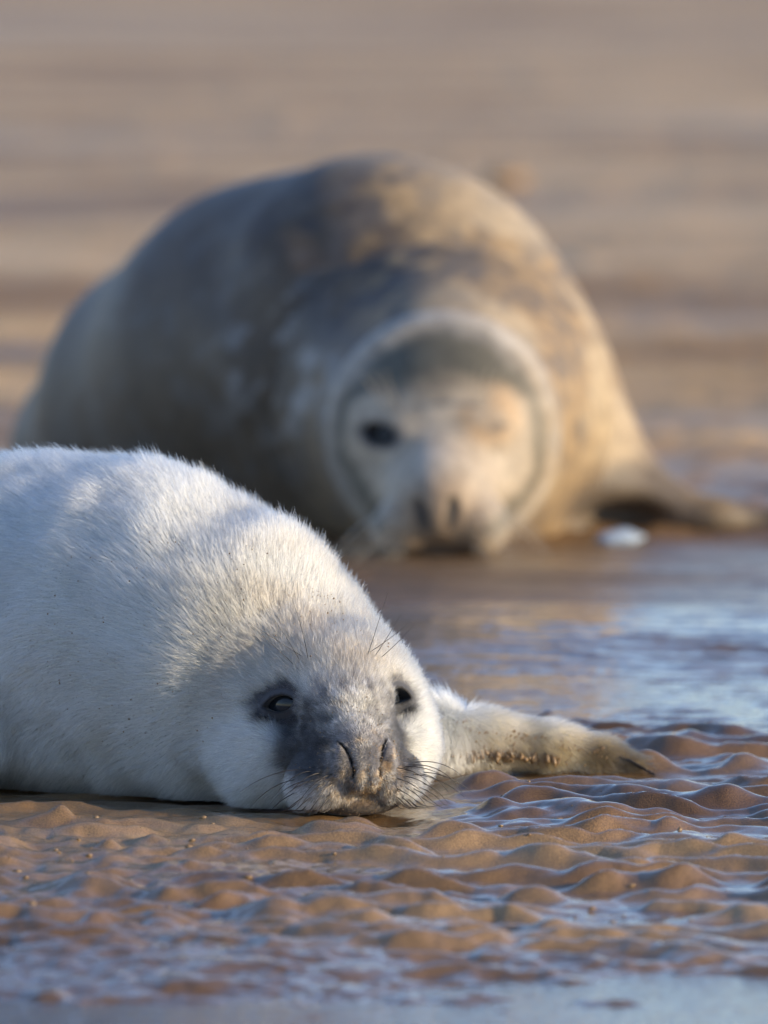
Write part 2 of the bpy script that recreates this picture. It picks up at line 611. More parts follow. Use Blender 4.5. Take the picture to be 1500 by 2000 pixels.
def pup_marks(P):
    """Coat colour, hair length (m) and hair thickness factor at the points P."""
    q = head_local(P).astype(np.float64)
    n1 = fbm(P, 45, 3)
    n2 = fbm(P, 160, 5, 2)
    n3 = fbm(P, 14, 8, 2)
    col = np.empty((len(P), 3))
    col[:] = (0.455, 0.46, 0.435)
    cream = smoothstep(-0.1, 0.7, n3) * 0.5
    col = col * (1 - cream[:, None]) + np.array((0.46, 0.425, 0.35)) * cream[:, None]
    L = np.full(len(P), 0.0165)
    th = np.ones(len(P))
    near = (q ** 2).sum(1) < 230 ** 2
    r, f, u = q[:, 0], q[:, 1], q[:, 2]
    # dingy cream over neck and crown, colour deepened to dim the sunlit fur
    ding_dim = smoothstep(-0.22, -0.06, P[:, 0]) * smoothstep(0.05, 0.12, P[:, 2]) * np.clip(0.75 + 0.6 * n3, 0, 1)
    col = mixa(col, (0.265, 0.228, 0.178), ding_dim * 0.92)
    # brow and crown: faintly dirty
    dirt = smoothstep(75, 20, np.hypot(r * 0.7, u - 75)) * smoothstep(-140, -60, f) * smoothstep(0.0, 0.5, n1 + 0.15)
    col = mixa(col, (0.36, 0.28, 0.20), dirt * 0.6 * near)
    # flipper: yellowish and stained below
    fl = smoothstep(0.055, 0.10, P[:, 0]) * (P[:, 1] > 0.2)
    col = mixa(col, (0.62, 0.45, 0.20), fl * np.clip(0.18 + 0.6 * smoothstep(0.045, 0.008, P[:, 2]) + 0.25 * n1, 0, 1))
    tip = fl * smoothstep(0.155, 0.19, P[:, 0] + 0.015 * n1) * smoothstep(0.036, 0.016, P[:, 2])
    col = mixa(col, (0.028, 0.023, 0.019), tip * 0.8)
    spot = fl * smoothstep(0.035, 0.012, np.hypot((P[:, 0] - 0.118) * 0.6, P[:, 2] - 0.018)) * smoothstep(-0.2, 0.3, n2)
    col = mixa(col, (0.04, 0.033, 0.028), spot * 0.5)
    L = L * (1 - fl) + 0.011 * fl
    # face
    face = smoothstep(-75, 25, f) * near
    L = L * (1 - face) + face * 0.0085
    muz = smoothstep(65, 52, np.sqrt((r * 0.98) ** 2 + ((f - 52) * 0.8) ** 2 + ((u + 34) * 1.05) ** 2) + 7 * n1)
    muz = muz * near
    L = L * (1 - muz) + 0.0048 * muz
    nose = smoothstep(42, 30, np.sqrt(r ** 2 + (f - 78) ** 2 + (u + 45) ** 2) + 5 * n2) * near
    L = L * (1 - nose) + 0.0030 * nose
    n5 = fbm(P, 110, 9, 2)
    grey = muz * smoothstep(-0.40, 0.30, n1 + 1.0 * n5 + 0.24)
    col = mixa(col, (0.078, 0.073, 0.073), grey * 0.90)
    col = mixa(col, (0.05, 0.047, 0.047), muz * smoothstep(0.0, 0.32, n5 + 0.4 * n1) * 0.8)
    col = mixa(col, (0.44, 0.425, 0.41), muz * smoothstep(0.10, 0.42, fbm(P, 150, 12, 2) - 0.2 * n1) * 0.85)
    for s in (-1, 1):
        dk = smoothstep(42, 18, np.sqrt((r - s * 33) ** 2 + (0.55 * (f - 48)) ** 2 + ((u + 34) * 0.85) ** 2) + 8 * n1) * near
        col = mixa(col, (0.017, 0.017, 0.020), dk * 0.95)
    # paler whisker pads with rows of dark dots
    pad = smoothstep(-48, -62, u + 5 * n1) * smoothstep(20, 40, f) * smoothstep(10, 22, np.abs(r)) * near
    col = mixa(col, (0.40, 0.385, 0.37), pad * 0.55)
    rows = (np.cos(u * 2 * np.pi / 8.5) > 0.72) & (np.cos((np.abs(r) + 0.5 * f + u * 0.3) * 2 * np.pi / 9.5) > 0.72)
    col = mixa(col, (0.03, 0.028, 0.028), rows * pad * 0.8)
    # dark blotches over the brow and along the bridge
    br = smoothstep(40, 18, np.abs(r)) * smoothstep(-2, 12, u) * smoothstep(42, 24, u) * smoothstep(-40, -10, f) * near
    col = mixa(col, (0.10, 0.09, 0.085), br * smoothstep(-0.22, 0.16, n1 + 0.5 * n5) * 0.9)
    bg = smoothstep(38, 20, np.abs(r)) * smoothstep(-26, -6, u) * smoothstep(16, 2, u) * smoothstep(0, 20, f) * near
    col = mixa(col, (0.40, 0.375, 0.345), bg * smoothstep(-0.5, 0.1, n1 + 0.5 * n5) * 0.85)
    # nose tip: grey brown, gritty
    col = mixa(col, (0.16, 0.145, 0.14), nose * 0.75)
    col = mixa(col, (0.42, 0.28, 0.15), nose * smoothstep(0.15, 0.6, n2 + 0.3 * n1 - (u + 40) * 0.012) * 0.7)
    lips = smoothstep(-66, -84, u) * smoothstep(26, 10, np.abs(r + 1)) * smoothstep(40, 60, f) * near
    col = mixa(col, (0.34, 0.22, 0.12), lips * 0.7)
    # lower jaw: dark wet chin, with its shadow painted in too
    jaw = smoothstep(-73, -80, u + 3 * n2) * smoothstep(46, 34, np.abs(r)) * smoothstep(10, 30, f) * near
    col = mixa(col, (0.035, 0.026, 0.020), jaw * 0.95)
    L = L * (1 - 0.7 * jaw)
    for s in (-1, 1):      # dark smudges from the inner corner of the eye to the nose
        st = smoothstep(17, 6, np.sqrt(((r - s * 24) * 0.9) ** 2 + ((u + 2) * 0.75) ** 2) + 6 * n1) * near * smoothstep(-20, 5, f)
        col = mixa(col, (0.06, 0.056, 0.055), st * smoothstep(-0.3, 0.3, n2 + 0.4 * n1) * 0.6)
    # eye patches, short dark hair round bare lids
    for c, e, R in EYES:
        s = np.sign(c[0])
        w_ = (q - c) @ R
        dd = np.sqrt((w_[:, 0] * 0.72 + 1.0 * s * -1) ** 2 + (0.6 * w_[:, 1]) ** 2 + (w_[:, 2] * 0.92 + 1.0) ** 2)
        e1 = smoothstep(22, 14.5, dd + 3.5 * n2 + 2.5 * n1) * near
        col = mixa(col, (0.026, 0.026, 0.032), e1 * (0.96 if s < 0 else 0.82))
        L = L * (1 - e1) + 0.0042 * e1
        bare = smoothstep(15.5, 12.5, np.sqrt((w_[:, 0] * 0.78) ** 2 + (w_[:, 2] * 1.15) ** 2 + (0.3 * w_[:, 1]) ** 2)) * near
        L = L * (1 - bare)
        col = mixa(col, (0.06, 0.06, 0.072), bare * 0.8)
        lens = np.maximum(np.hypot(w_[:, 0], w_[:, 2] - 13.2), np.hypot(w_[:, 0], w_[:, 2] + 13.2)) - 19.6
        rim = smoothstep(2.4, 0.8, lens) * (np.abs(w_[:, 1]) < 22) * near * 0.9
        col = mixa(col, (0.008, 0.007, 0.007), rim)
    # open nostrils and mouth carry no hair
    for s in (-1, 1):
        nn = np.full(len(q), 99.0)
        for (r0, u0, f0), (r1, u1, f1) in zip(SLIT[:-1], SLIT[1:]):
            nn = np.minimum(nn, cone(q.astype(f32), (s * r0, f0 - 6, u0), (s * r1, f1 - 6, u1), 1.0, 1.0))
        k = smoothstep(3.0, 1.0, nn) * near
        col = mixa(col, (0.012, 0.010, 0.009), k)
        L = L * (1 - k)
    return col, L, th


def mixa(a, b, t):
    return a * (1 - t[:, None]) + np.asarray(b) * t[:, None]


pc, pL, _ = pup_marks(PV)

# ------------------------------------------------------------------ mother in the photo's pixels
MB = [(737, 708, 3.25, 408), (560, 735, 3.36, 366), (385, 805, 3.52, 296), (255, 905, 3.72, 218), (230, 960, 4.1, 150), (240, 985, 4.4, 80)]
MBw = [(px(u, v, y), pxr(r, y)) for u, v, y, r in MB]
MLOW = (px(868, 866, 3.2), pxr(362, 3.2))
MNECK = (px(862, 870, 2.98), pxr(265, 2.98))
MSH = (px(1130, 965, 3.15), pxr(142, 3.15))
MFL = [(px(1130, 965, 3.15), 0.076), (px(1270, 992, 3.12), 0.038), (px(1400, 1014, 3.10), 0.020), (px(1540, 1022, 3.12), 0.014),
       (px(1660, 1030, 3.15), 0.010)]
MO = px(857, 842, 2.74)
MYAW = math.radians(-4)
mf = np.array([math.sin(MYAW), -math.cos(MYAW), -0.02])
mf /= np.linalg.norm(mf)
ms = -np.cross(mf, [0, 0, 1.0])
ms /= np.linalg.norm(ms)
mu = np.cross(ms, mf)
if mu[2] < 0:
    mu = -mu
rl = math.radians(-3.5)
ms, mu = ms * math.cos(rl) - mu * math.sin(rl), mu * math.cos(rl) + ms * math.sin(rl)
MR = np.stack([ms, mf, mu], 1)
MPX = 1000.0 * pxr(1, 2.74)                      # millimetres per photo pixel at the face


def mlocal(P):
    return ((np.asarray(P, dtype=f32) - MO.astype(f32)) @ MR.astype(f32)) * f32(1000.0)


def mworld(q):
    return MO + (np.asarray(q, dtype=float) / 1000.0) @ MR.T


MEYES = []
for s in (-1, 1):
    d = np.array([s * 0.55, 0.82, 0.1])
    d /= np.linalg.norm(d)
    R = frame_dir(d)
    a = math.radians(10) * s
    R = np.stack([R[:, 0] * math.cos(a) + R[:, 2] * math.sin(a), R[:, 1], R[:, 2] * math.cos(a) - R[:, 0] * math.sin(a)], 1)
    MEYES.append((np.array([s * 65.0, 6.0, 0.0]), d, R))

RING_C = np.array([0.0, -60.0, -8.0])
RING_RX, RING_RZ, RING_T = 124.0, 130.0, 8.0


def mother_head(q):
    d = ell(q, (0, -50, -14), (120, 72, 119))
    d = smin(d, ell(q, (0, -34, -62), (92, 66, 74)), 20)          # cheeks
    d = smin(d, ell(q, (0, 38, -70), (62, 80, 58)), 30)           # muzzle
    for s in (-1, 1):
        d = smin(d, ell(q, (s * 38, 72, -104), (42, 42, 38)), 14)
    d = smin(d, ell(q, (0, 92, -82), (36, 32, 38)), 14)
    d = smin(d, ell(q, (0, 50, -138), (50, 44, 24)), 12)
    for s in (-1, 1):
        n = cone(q, (s * 20, 119, -72), (s * 15, 124, -100), 5.5, 7.5)
        d = smax(d, -n, 5)
        d = smax(d, -cone(q, (0, 112, -126), (s * 45, 92, -134), 4, 4), 4)
    for i, (c, e, R) in enumerate(MEYES):
        d = smin(d, ell(q, c - e * 25, (30, 26, 25), R), 26)
        if i == 0:                                               # her right eye is open, the other squeezed shut
            w_ = (q - c.astype(f32)) @ R.astype(f32)
            lens = np.maximum(np.hypot(w_[:, 0], w_[:, 2] - 14), np.hypot(w_[:, 0], w_[:, 2] + 14)) - 26.0
            d = smax(d, -np.maximum(lens, np.abs(w_[:, 1]) - 18), 3)
    return d


def mother_sdf(P):
    d = None
    for (a, ra), (b, rb) in zip(MBw[:-1], MBw[1:]):
        c = cone(P, a, b, ra, rb)
        d = c if d is None else smin(d, c, 0.06)
    d = smin(d, np.sqrt(((P - MLOW[0].astype(f32)) ** 2).sum(1)) - MLOW[1], 0.06)
    d = smin(d, np.sqrt(((P - MSH[0].astype(f32)) ** 2).sum(1)) - MSH[1], 0.07)
    f = None
    for (a, ra), (b, rb) in zip(MFL[:-1], MFL[1:]):
        c = cone(P, a, b, ra, rb)
        f = c if f is None else smin(f, c, 0.03)
    d = smin(d, f, 0.04)
    q = mlocal(P)
    m = (q * q).sum(1) < 340.0 ** 2
    h = np.full(len(P), 1.0, dtype=f32)
    qm = q[m]
    # thick neck with a pale roll of skin framing the face
    nk = cone(qm, RING_C + np.array([0, 10, 0]), RING_C + np.array([0, -330, 20]), 126, 215)
    hx = np.hypot(qm[:, 0] / RING_RX, (qm[:, 2] - RING_C[2]) / RING_RZ)
    rad = (hx - 1) * (RING_RX + RING_RZ) * 0.5
    dy = qm[:, 1] - RING_C[1] - 8
    ring = np.sqrt(rad ** 2 + (dy * 0.7) ** 2) - RING_T
    nk = smax(nk, (qm[:, 1] - RING_C[1] - 10).astype(f32), 24)     # cut: the face sits in a hollow
    hd = mother_head(qm)
    e = smin(nk, ring.astype(f32), 26)
    e = smin(e, hd, 22)
    h[m] = e / 1000.0
    d = smin(d, h, 0.09)
    d = smax(d, -ell(P, px(1226, 1024, 2.98), (0.072, 0.14, 0.028)), 0.02)       # hollow under the armpit
    # wet creases at her shoulder (in the shade)
    cr_ = np.sin(P[:, 0] * 38 + P[:, 2] * 30) * 0.004
    am = smoothstep(-0.26, -0.17, P[:, 0]) * smoothstep(-0.03, -0.10, P[:, 0]) * smoothstep(0.12, 0.2, P[:, 2]) * smoothstep(0.42, 0.33, P[:, 2])
    d = d + (cr_ * am).astype(f32)
    return smax(d, -(P[:, 2] + 0.008), 0.02).astype(f32)


X = axis((-0.62, -0.17, 0.011), (-0.17, 0.25, 0.0058), (0.25, 0.75, 0.009))
Y = axis((2.55, 2.85, 0.0062), (2.85, 3.3, 0.010), (3.3, 5.0, 0.016))
Z = axis((-0.03, 0.30, 0.006), (0.30, 0.56, 0.010))
MV, MF = surface_nets(mother_sdf, X, Y, Z)
MV, MN = relax(mother_sdf, MV, 1, 0.002)


def mother_marks(P):
    q = mlocal(P).astype(np.float64)
    n1 = fbm(P, 9, 31, 4)
    n2 = fbm(P, 26, 35, 3)
    n3 = fbm(P, 4, 39, 2)
    col = np.empty((len(P), 3))
    col[:] = (0.30, 0.200, 0.098)
    # darker along the back and the far flank, blotched; tan flank to the right
    x, z = P[:, 0], P[:, 2]
    n4 = fbm(P, 48, 43, 3)
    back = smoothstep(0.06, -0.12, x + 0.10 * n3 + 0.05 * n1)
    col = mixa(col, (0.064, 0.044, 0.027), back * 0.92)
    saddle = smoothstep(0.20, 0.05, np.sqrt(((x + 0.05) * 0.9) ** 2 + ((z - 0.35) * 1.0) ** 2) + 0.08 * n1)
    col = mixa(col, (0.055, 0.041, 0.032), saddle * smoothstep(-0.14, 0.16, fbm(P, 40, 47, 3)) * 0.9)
    spots = smoothstep(0.02, 0.26, n2 + 0.7 * n4)
    col = mixa(col, (0.10, 0.085, 0.072), spots * 0.6)
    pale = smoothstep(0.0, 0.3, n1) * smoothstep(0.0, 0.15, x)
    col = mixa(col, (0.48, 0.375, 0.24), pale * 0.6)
    streak = fbm(np.stack([x * 1.0 - z * 0.85, P[:, 1] * 0.2, x * 0.25 + z * 0.3], 1), 55, 77, 3)
    wetp = smoothstep(0.0, 0.30, streak) * smoothstep(0.10, 0.03, np.hypot((x + 0.125), (z - 0.215) * 0.75))
    col = mixa(col, (0.30, 0.29, 0.28), wetp * 0.75)
    low = smoothstep(0.16, 0.04, z) * smoothstep(0.1, 0.22, x)
    col = mixa(col, (0.36, 0.25, 0.13), low * 0.6)
    fl = smoothstep(0.33, 0.46, x) * smoothstep(0.10, 0.04, z)
    col = mixa(col, (0.055, 0.041, 0.030), fl * 0.88)
    ap = smoothstep(0.10, 0.06, np.hypot(x - px(1235, 1010, 3.0)[0], (z - px(1235, 1010, 3.0)[2]) * 1.3)) * (P[:, 1] < 3.2)  # shade of the armpit hollow, painted into the coat
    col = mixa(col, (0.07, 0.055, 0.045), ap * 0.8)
    # face, ring and dark band
    r, f, u = q[:, 0], q[:, 1], q[:, 2]
    near = ((q ** 2).sum(1) < 300 ** 2) * (f > -140)
    hx = np.hypot(r / RING_RX, (u - RING_C[2]) / RING_RZ) + 0.05 * n2 + 0.07 * n1
    ringm = smoothstep(0.84, 1.03, hx) * smoothstep(1.36 + 0.12 * smoothstep(20, -80, r), 1.03, hx) * near * smoothstep(-95, -72, f) * smoothstep(-150, -105, u)
    band = smoothstep(0.74, 0.90, hx + 0.30 * smoothstep(25, 80, u) + 0.06 * n1) * smoothstep(1.02, 0.88, hx) * near * smoothstep(-150, -110, u)
    inner = smoothstep(0.90, 0.84, hx) * near
    inner = np.maximum(inner, near * smoothstep(-60, -90, u) * smoothstep(0.98, 0.9, hx))
    col = mixa(col, (0.42, 0.34, 0.25), inner * 0.95)
    col = mixa(col, (0.52, 0.44, 0.35), inner * smoothstep(30, 5, np.abs(r)) * smoothstep(40, 0, u) * 0.5)
    crown = smoothstep(30, 62, u + 8 * n2) * inner
    col = mixa(col, (0.13, 0.105, 0.065), crown * 0.75)
    col = mixa(col, (0.095, 0.086, 0.060), band * 0.95)
    col = mixa(col, (0.47, 0.42, 0.355), ringm * np.clip(0.68 + 0.9 * n1 + 0.3 * n2, 0.2, 0.9))
    # tan brow at her left eye
    tan = smoothstep(48, 20, np.hypot(r - 62, u - 14)) * near * (f > -60)
    col = mixa(col, (0.46, 0.28, 0.13), tan * smoothstep(-0.3, 0.3, n2) * 0.75)
    # dark eye surrounds
    for i, (c, e, R) in enumerate(MEYES):
        w_ = (q - c) @ R
        dd = np.hypot(w_[:, 0] * 0.62, w_[:, 2])
        k = smoothstep(25, 13, np.hypot(w_[:, 0] * 0.62, w_[:, 2] * 1.2)) if i == 0 else smoothstep(7, 2.5, np.hypot(w_[:, 0] * 0.33, w_[:, 2]))
        col = mixa(col, (0.03, 0.027, 0.03), k * near * (np.abs(w_[:, 1]) < 40) * (0.97 if i == 0 else 0.65))
    # muzzle: tan, dark nostrils and mouth
    nz = smoothstep(74, 34, np.sqrt(r ** 2 + ((f - 110) * 0.7) ** 2 + (u + 96) ** 2) + 6 * n2) * near
    col = mixa(col, (0.24, 0.155, 0.085), nz * 0.8)
    for s in (-1, 1):
        nn = cone(q.astype(f32), (s * 20, 119, -72), (s * 15, 124, -100), 7.5, 9.5)
        k = smoothstep(2, -3, nn) * near
        col = mixa(col, (0.012, 0.012, 0.014), k)
    mo = smoothstep(-112, -130, u + 4 * n2) * smoothstep(56, 30, np.abs(r)) * smoothstep(20, 60, f) * near
    col = mixa(col, (0.05, 0.036, 0.025), mo * 0.9)
    return col


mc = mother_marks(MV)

# ------------------------------------------------------------------ ground
WATER_Z = -0.011


def ground_h(x, y):
    x = np.asarray(x, dtype=np.float64)
    y = np.asarray(y, dtype=np.float64)
    P = np.stack([x, y], 1)
    near = smoothstep(30, 6, np.abs(y)) * smoothstep(12, 3, np.abs(x))
    # domain warp makes the crests wander, fork and close
    farx = smoothstep(3.0, 6.0, y)
    wx = fbm(P, (11.0, 12.0), 101, 2) * 0.030
    wy = fbm(P, (5.0, 5.0), 103, 2) * 0.050 + fbm(P, (17.0, 12.0), 107, 2) * 0.020
    lam = 0.064 + 0.07 * farx
    ph = 2 * np.pi * (y + wy + 0.10 * x) / lam
    s = 0.5 + 0.5 * np.sin(ph)
    ridge = s ** 1.05
    Q = np.stack([(x + wx) * (1 - 0.65 * farx), y + wy], 1)
    hump = 0.58 + 0.62 * vnoise(Q, (20.0, 15.0), 111)
    rip = ridge * np.clip(hump, 0.08, 1.3)
    second = 0.5 + 0.5 * np.sin(2 * np.pi * (y * 0.8 - x * 0.75 + wy * 1.5 + wx) / 0.062)
    rip = rip * (0.72 + 0.40 * second * (1 - farx))
    fine = 0.5 + 0.5 * np.sin(2 * np.pi * (y + 0.55 * wy + 0.22 * x + 0.9 * wx) / 0.037)
    rip = rip + 0.20 * fine * np.clip(0.5 + vnoise(Q, (9.0, 7.0), 117), 0, 1) * (1 - farx)
    rip = rip + 0.10 * np.clip(vnoise(Q, (44.0, 30.0), 113), 0, 1) * (1 - farx)
    amp = 0.0128 * np.clip(0.9 + 0.4 * fbm(P, (1.7, 1.7), 121, 2), 0.3, 1.4)
    # smoother wet sheet behind the pup and toward the camera
    flat1 = smoothstep(0.72, 0.95, y) * smoothstep(3.3, 2.6, y)
    flat2 = smoothstep(-0.72, -1.12, y) * smoothstep(-6.0, -3.0, y)
    amp = amp * (1 - 0.80 * flat1) * (1 - 0.78 * flat2)
    far = smoothstep(3.0, 6.0, y)
    amp = amp * (1 + 0.9 * far) * smoothstep(60, 20, y)
    h = (rip - 0.36) * amp
    h += fbm(P, (2.2, 2.2), 131, 2) * 0.0045 + fbm(P, (0.35, 0.5), 133, 3) * 0.012 * smoothstep(2, 8, np.abs(y))
    rough = smoothstep(0.05, -0.15, x + 0.5 * (y + 0.3)) * smoothstep(-0.06, -0.2, y)
    h += fbm(P, (45, 38), 141, 3) * (0.0012 + 0.0024 * rough) * near + vnoise(P, (150, 150), 143) * 0.0004 * near
    # shallow standing water: behind the flipper and at the bottom of the picture
    pool = smoothstep(0.66, 0.86, y + 0.10 * vnoise(P, (4.5, 4.5), 151)) * smoothstep(1.75, 1.25, y) * smoothstep(-0.2, 0.0, x)
    h -= 0.0105 * pool
    pool2 = smoothstep(-0.95, -1.2, y + 0.12 * vnoise(P, (3.5, 3.5), 153) - 0.10 * x) * smoothstep(-5, -3, y)
    h -= 0.0125 * pool2
    h += 0.009 * smoothstep(1.38, 1.7, y) * smoothstep(3.6, 3.0, y)
    h -= 0.0062 * smoothstep(-0.05, 0.35, fbm(P, (2.6, 4.5), 157, 2) + 0.25 * smoothstep(-0.1, 0.4, x)) * smoothstep(0.75, 0.5, y)
    # beyond the mother the beach is drier and rises a little
    h += 0.010 * smoothstep(3.2, 5, y)
    # sand pressed down under the pup, a wet hollow at the chin
    cx = x + 0.025
    ch = np.exp(-((cx / 0.058) ** 2 + ((y + 0.035) / 0.050) ** 2))
    press = np.maximum(smoothstep(0.10, -0.02, pup_foot(x, y)), smoothstep(0.07, 0.0, np.hypot(np.maximum(np.abs(x - 0.135) - 0.11, 0), y - 0.30)))
    h = h * (1 - 0.75 * press) - 0.006 * press
    h -= 0.016 * ch
    # small moulded lumps
    for (u, v, hh, rr) in LUMPS:
        p = gpx(u, v)
        d2 = ((x - p[0]) ** 2 + (y - p[1]) ** 2) / (rr * rr)
        h += hh * np.exp(-d2 * 1.1)
    return h


def gpx(u, v):
    """Point of the flat ground behind photo pixel (u, v)."""
    d = _F + np.array([1., 0, 0]) * (u - 750) / FPX - _U * (v - 1000) / FPX
    t = -CAM_H / d[2]
    return np.array([0, -CAM_D, CAM_H]) + d * t


LUMPS = [(122, 1612, 0.009, 0.010), (212, 1652, 0.008, 0.009), (325, 1738, 0.010, 0.014),
         (160, 1722, 0.008, 0.026), (970, 1582, 0.010, 0.016), (1040, 1590, 0.006, 0.012), (1072, 1396, 0.013, 0.013)]


def pup_foot(x, y):
    """Rough plan distance to the pup's body."""
    d = np.full(len(x), 9.0)
    for (a, ra), (b, rb) in zip(PBw[:-1], PBw[1:]):
        ax, ay = a[0], a[1]
        bx, by = b[0] - ax, b[1] - ay
        t = np.clip(((x - ax) * bx + (y - ay) * by) / (bx * bx + by * by), 0, 1)
        d = np.minimum(d, np.hypot(x - ax - t * bx, y - ay - t * by) - (ra + (rb - ra) * t))
    return d


def geo_axis(start, step, stop, ratio):
    out = []
    p = start
    while abs(p) < abs(stop):
        step *= ratio
        p = p + math.copysign(step, stop)
        out.append(p)
    return out


gx = list(np.arange(-0.56, 0.62, 0.0030))
gx = geo_axis(gx[0], 0.0030, -3500, 1.09)[::-1] + gx + geo_axis(gx[-1], 0.0030, 3500, 1.09)
gy = list(np.arange(-1.7, 0.55, 0.0040)) + list(np.arange(0.55, 1.6, 0.006)) + list(np.arange(1.6, 5.0, 0.012)) + list(np.arange(5.0, 9.0, 0.03))
gy = geo_axis(gy[0], 0.004, -60, 1.10)[::-1] + gy + geo_axis(gy[-1], 0.03, 4500, 1.06)
gx, gy = np.array(gx), np.array(gy)
GX, GY = np.meshgrid(gx, gy, indexing='xy')
h = ground_h(GX.ravel(), GY.ravel())
GV = np.stack([GX.ravel(), GY.ravel(), h], 1)
ncx, ncy = len(gx), len(gy)
ii = np.arange(ncx * ncy).reshape(ncy, ncx)
GF = np.stack([ii[:-1, :-1], ii[:-1, 1:], ii[1:, 1:], ii[1:, :-1]], -1).reshape(-1, 4)
sand_me = mesh_from('sand', GV, GF)
P2 = GV[:, :2]
wetv = 0.80 + 0.35 * fbm(P2, (2.5, 5.0), 161, 3)
wetv = wetv + 0.30 * smoothstep(0.7, 1.0, GV[:, 1]) * smoothstep(2.2, 1.4, GV[:, 1]) + 0.25 * smoothstep(-0.7, -1.1, GV[:, 1])
farw = smoothstep(2.9, 4.4, GV[:, 1])
wetv = wetv * (1 - farw) + farw * (0.10 + 0.55 * fbm(P2, (0.22, 0.9), 167, 3))
farw2 = smoothstep(12, 40, GV[:, 1])
wetv = wetv * (1 - farw2) + farw2 * (0.12 + 0.45 * fbm(P2, (0.05, 0.22), 169, 3))
wetv = wetv + smoothstep(WATER_Z + 0.005, WATER_Z, h) * 0.5
set_val(sand_me, 'wet', np.clip(wetv + 0.3 * smoothstep(1.2, 1.6, GV[:, 1]) * smoothstep(4.2, 3.2, GV[:, 1]), 0, 1))
set_val(sand_me, 'film', np.clip(wetv - 0.40 * smoothstep(1.4, 2.2, GV[:, 1]) * smoothstep(4.0, 3.0, GV[:, 1]), 0, 1))
link('wet_sand', sand_me, m_sand, None, kind='structure')

# the film of water standing in the hollows
wx0, wx1, wy0, wy1 = -1.6, 1.6, -4.5, 2.9
wv = np.array([(wx0, wy0, WATER_Z), (wx1, wy0, WATER_Z), (wx1, wy1, WATER_Z), (wx0, wy1, WATER_Z)])
link('shallow_water', mesh_from('shallow_water', wv, np.array([[0, 1, 2, 3]])), m_water, None, kind='structure')

# ------------------------------------------------------------------ pup
pup = thing('seal_pup', tuple(px(640, 1590, 0.06) * np.array([1, 1, 0])), 'white furry seal pup with a grey muzzle resting its chin on rippled wet sand', 'seal')
pme = mesh_from('pup_body', PV, PFc)
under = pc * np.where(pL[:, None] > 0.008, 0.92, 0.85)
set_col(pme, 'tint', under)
link('body', pme, m_skin, pup)


def uv_sphere(r, nu=32, nv=20):
    V = [(0, 0, r)]
    for j in range(1, nv):
        t = math.pi * j / nv
        for i in range(nu):
            a = 2 * math.pi * i / nu
            V.append((r * math.sin(t) * math.cos(a), r * math.sin(t) * math.sin(a), r * math.cos(t)))
    V.append((0, 0, -r))
    Fq = []
    for i in range(nu):
        Fq.append((0, 1 + i, 1 + (i + 1) % nu))
    for j in range(nv - 2):
        for i in range(nu):
            a, b = 1 + j * nu + i, 1 + j * nu + (i + 1) % nu
            Fq.append((a, a + nu, b + nu, b))
    k = 1 + (nv - 2) * nu
    for i in range(nu):
        Fq.append((k + i, len(V) - 1, k + (i + 1) % nu))
    me = bpy.data.meshes.new('eyeball')
    me.from_pydata(V, [], Fq)
    me.polygons.foreach_set('use_smooth', [True] * len(Fq))
    return me


eye_me = uv_sphere(EYE_R / 1000)
eye_me.materials.append(m_eye)
for c, e, R in EYES:
    o = link('eye', eye_me, None, pup)
    o.location = head_world(c - e * (EYE_R - 2.2))


def tube(name, pts, r0, r1, mat, parent, sides=6):
    """A tapering hair along the points, as a mesh."""
    pts = np.array(pts, dtype=float)
    # Catmull-Rom resample
    t = np.linspace(0, len(pts) - 1, 4 * (len(pts) - 1) + 1)
    ext = np.vstack([2 * pts[0] - pts[1], pts, 2 * pts[-1] - pts[-2]])
    Q = []
    for s in t:
        i = min(int(s), len(pts) - 2)
        k = s - i
        p0, p1, p2, p3 = ext[i:i + 4]
        Q.append(0.5 * ((2 * p1) + (-p0 + p2) * k + (2 * p0 - 5 * p1 + 4 * p2 - p3) * k * k + (-p0 + 3 * p1 - 3 * p2 + p3) * k ** 3))
    Q = np.array(Q)
    T = np.gradient(Q, axis=0)
    T /= np.linalg.norm(T, axis=1)[:, None]
    A = np.cross(T, [0.31, 0.2, 0.93])
    A /= np.linalg.norm(A, axis=1)[:, None]
    Bn = np.cross(T, A)
    rr = r0 + (r1 - r0) * np.linspace(0, 1, len(Q)) ** 1.3
    V, Fq = [], []
    for i in range(len(Q)):
        for k in range(sides):
            a = 2 * math.pi * k / sides
            V.append(Q[i] + rr[i] * (math.cos(a) * A[i] + math.sin(a) * Bn[i]))
    for i in range(len(Q) - 1):
        for k in range(sides):
            a, b = i * sides + k, i * sides + (k + 1) % sides
            Fq.append((a, b, b + sides, a + sides))
    return link(name, mesh_from(name, V, np.array(Fq)), mat, parent)


def snap(f, p, it=6):
    """Move a point onto the surface f=0."""
    p = np.atleast_2d(np.asarray(p, dtype=float))
    for _ in range(it):
        d = f(p.astype(f32))
        G = grad(f, p)
        p = p - d[:, None] * G / np.maximum((G * G).sum(1), 0.25)[:, None]
    G = grad(f, p)
    return p, G / np.linalg.norm(G, axis=1)[:, None]


# whiskers: rows on both pads, sweeping outward, down and back
def head_dir(v):
    v = HR @ np.asarray(v, dtype=float)
    return v / np.linalg.norm(v)


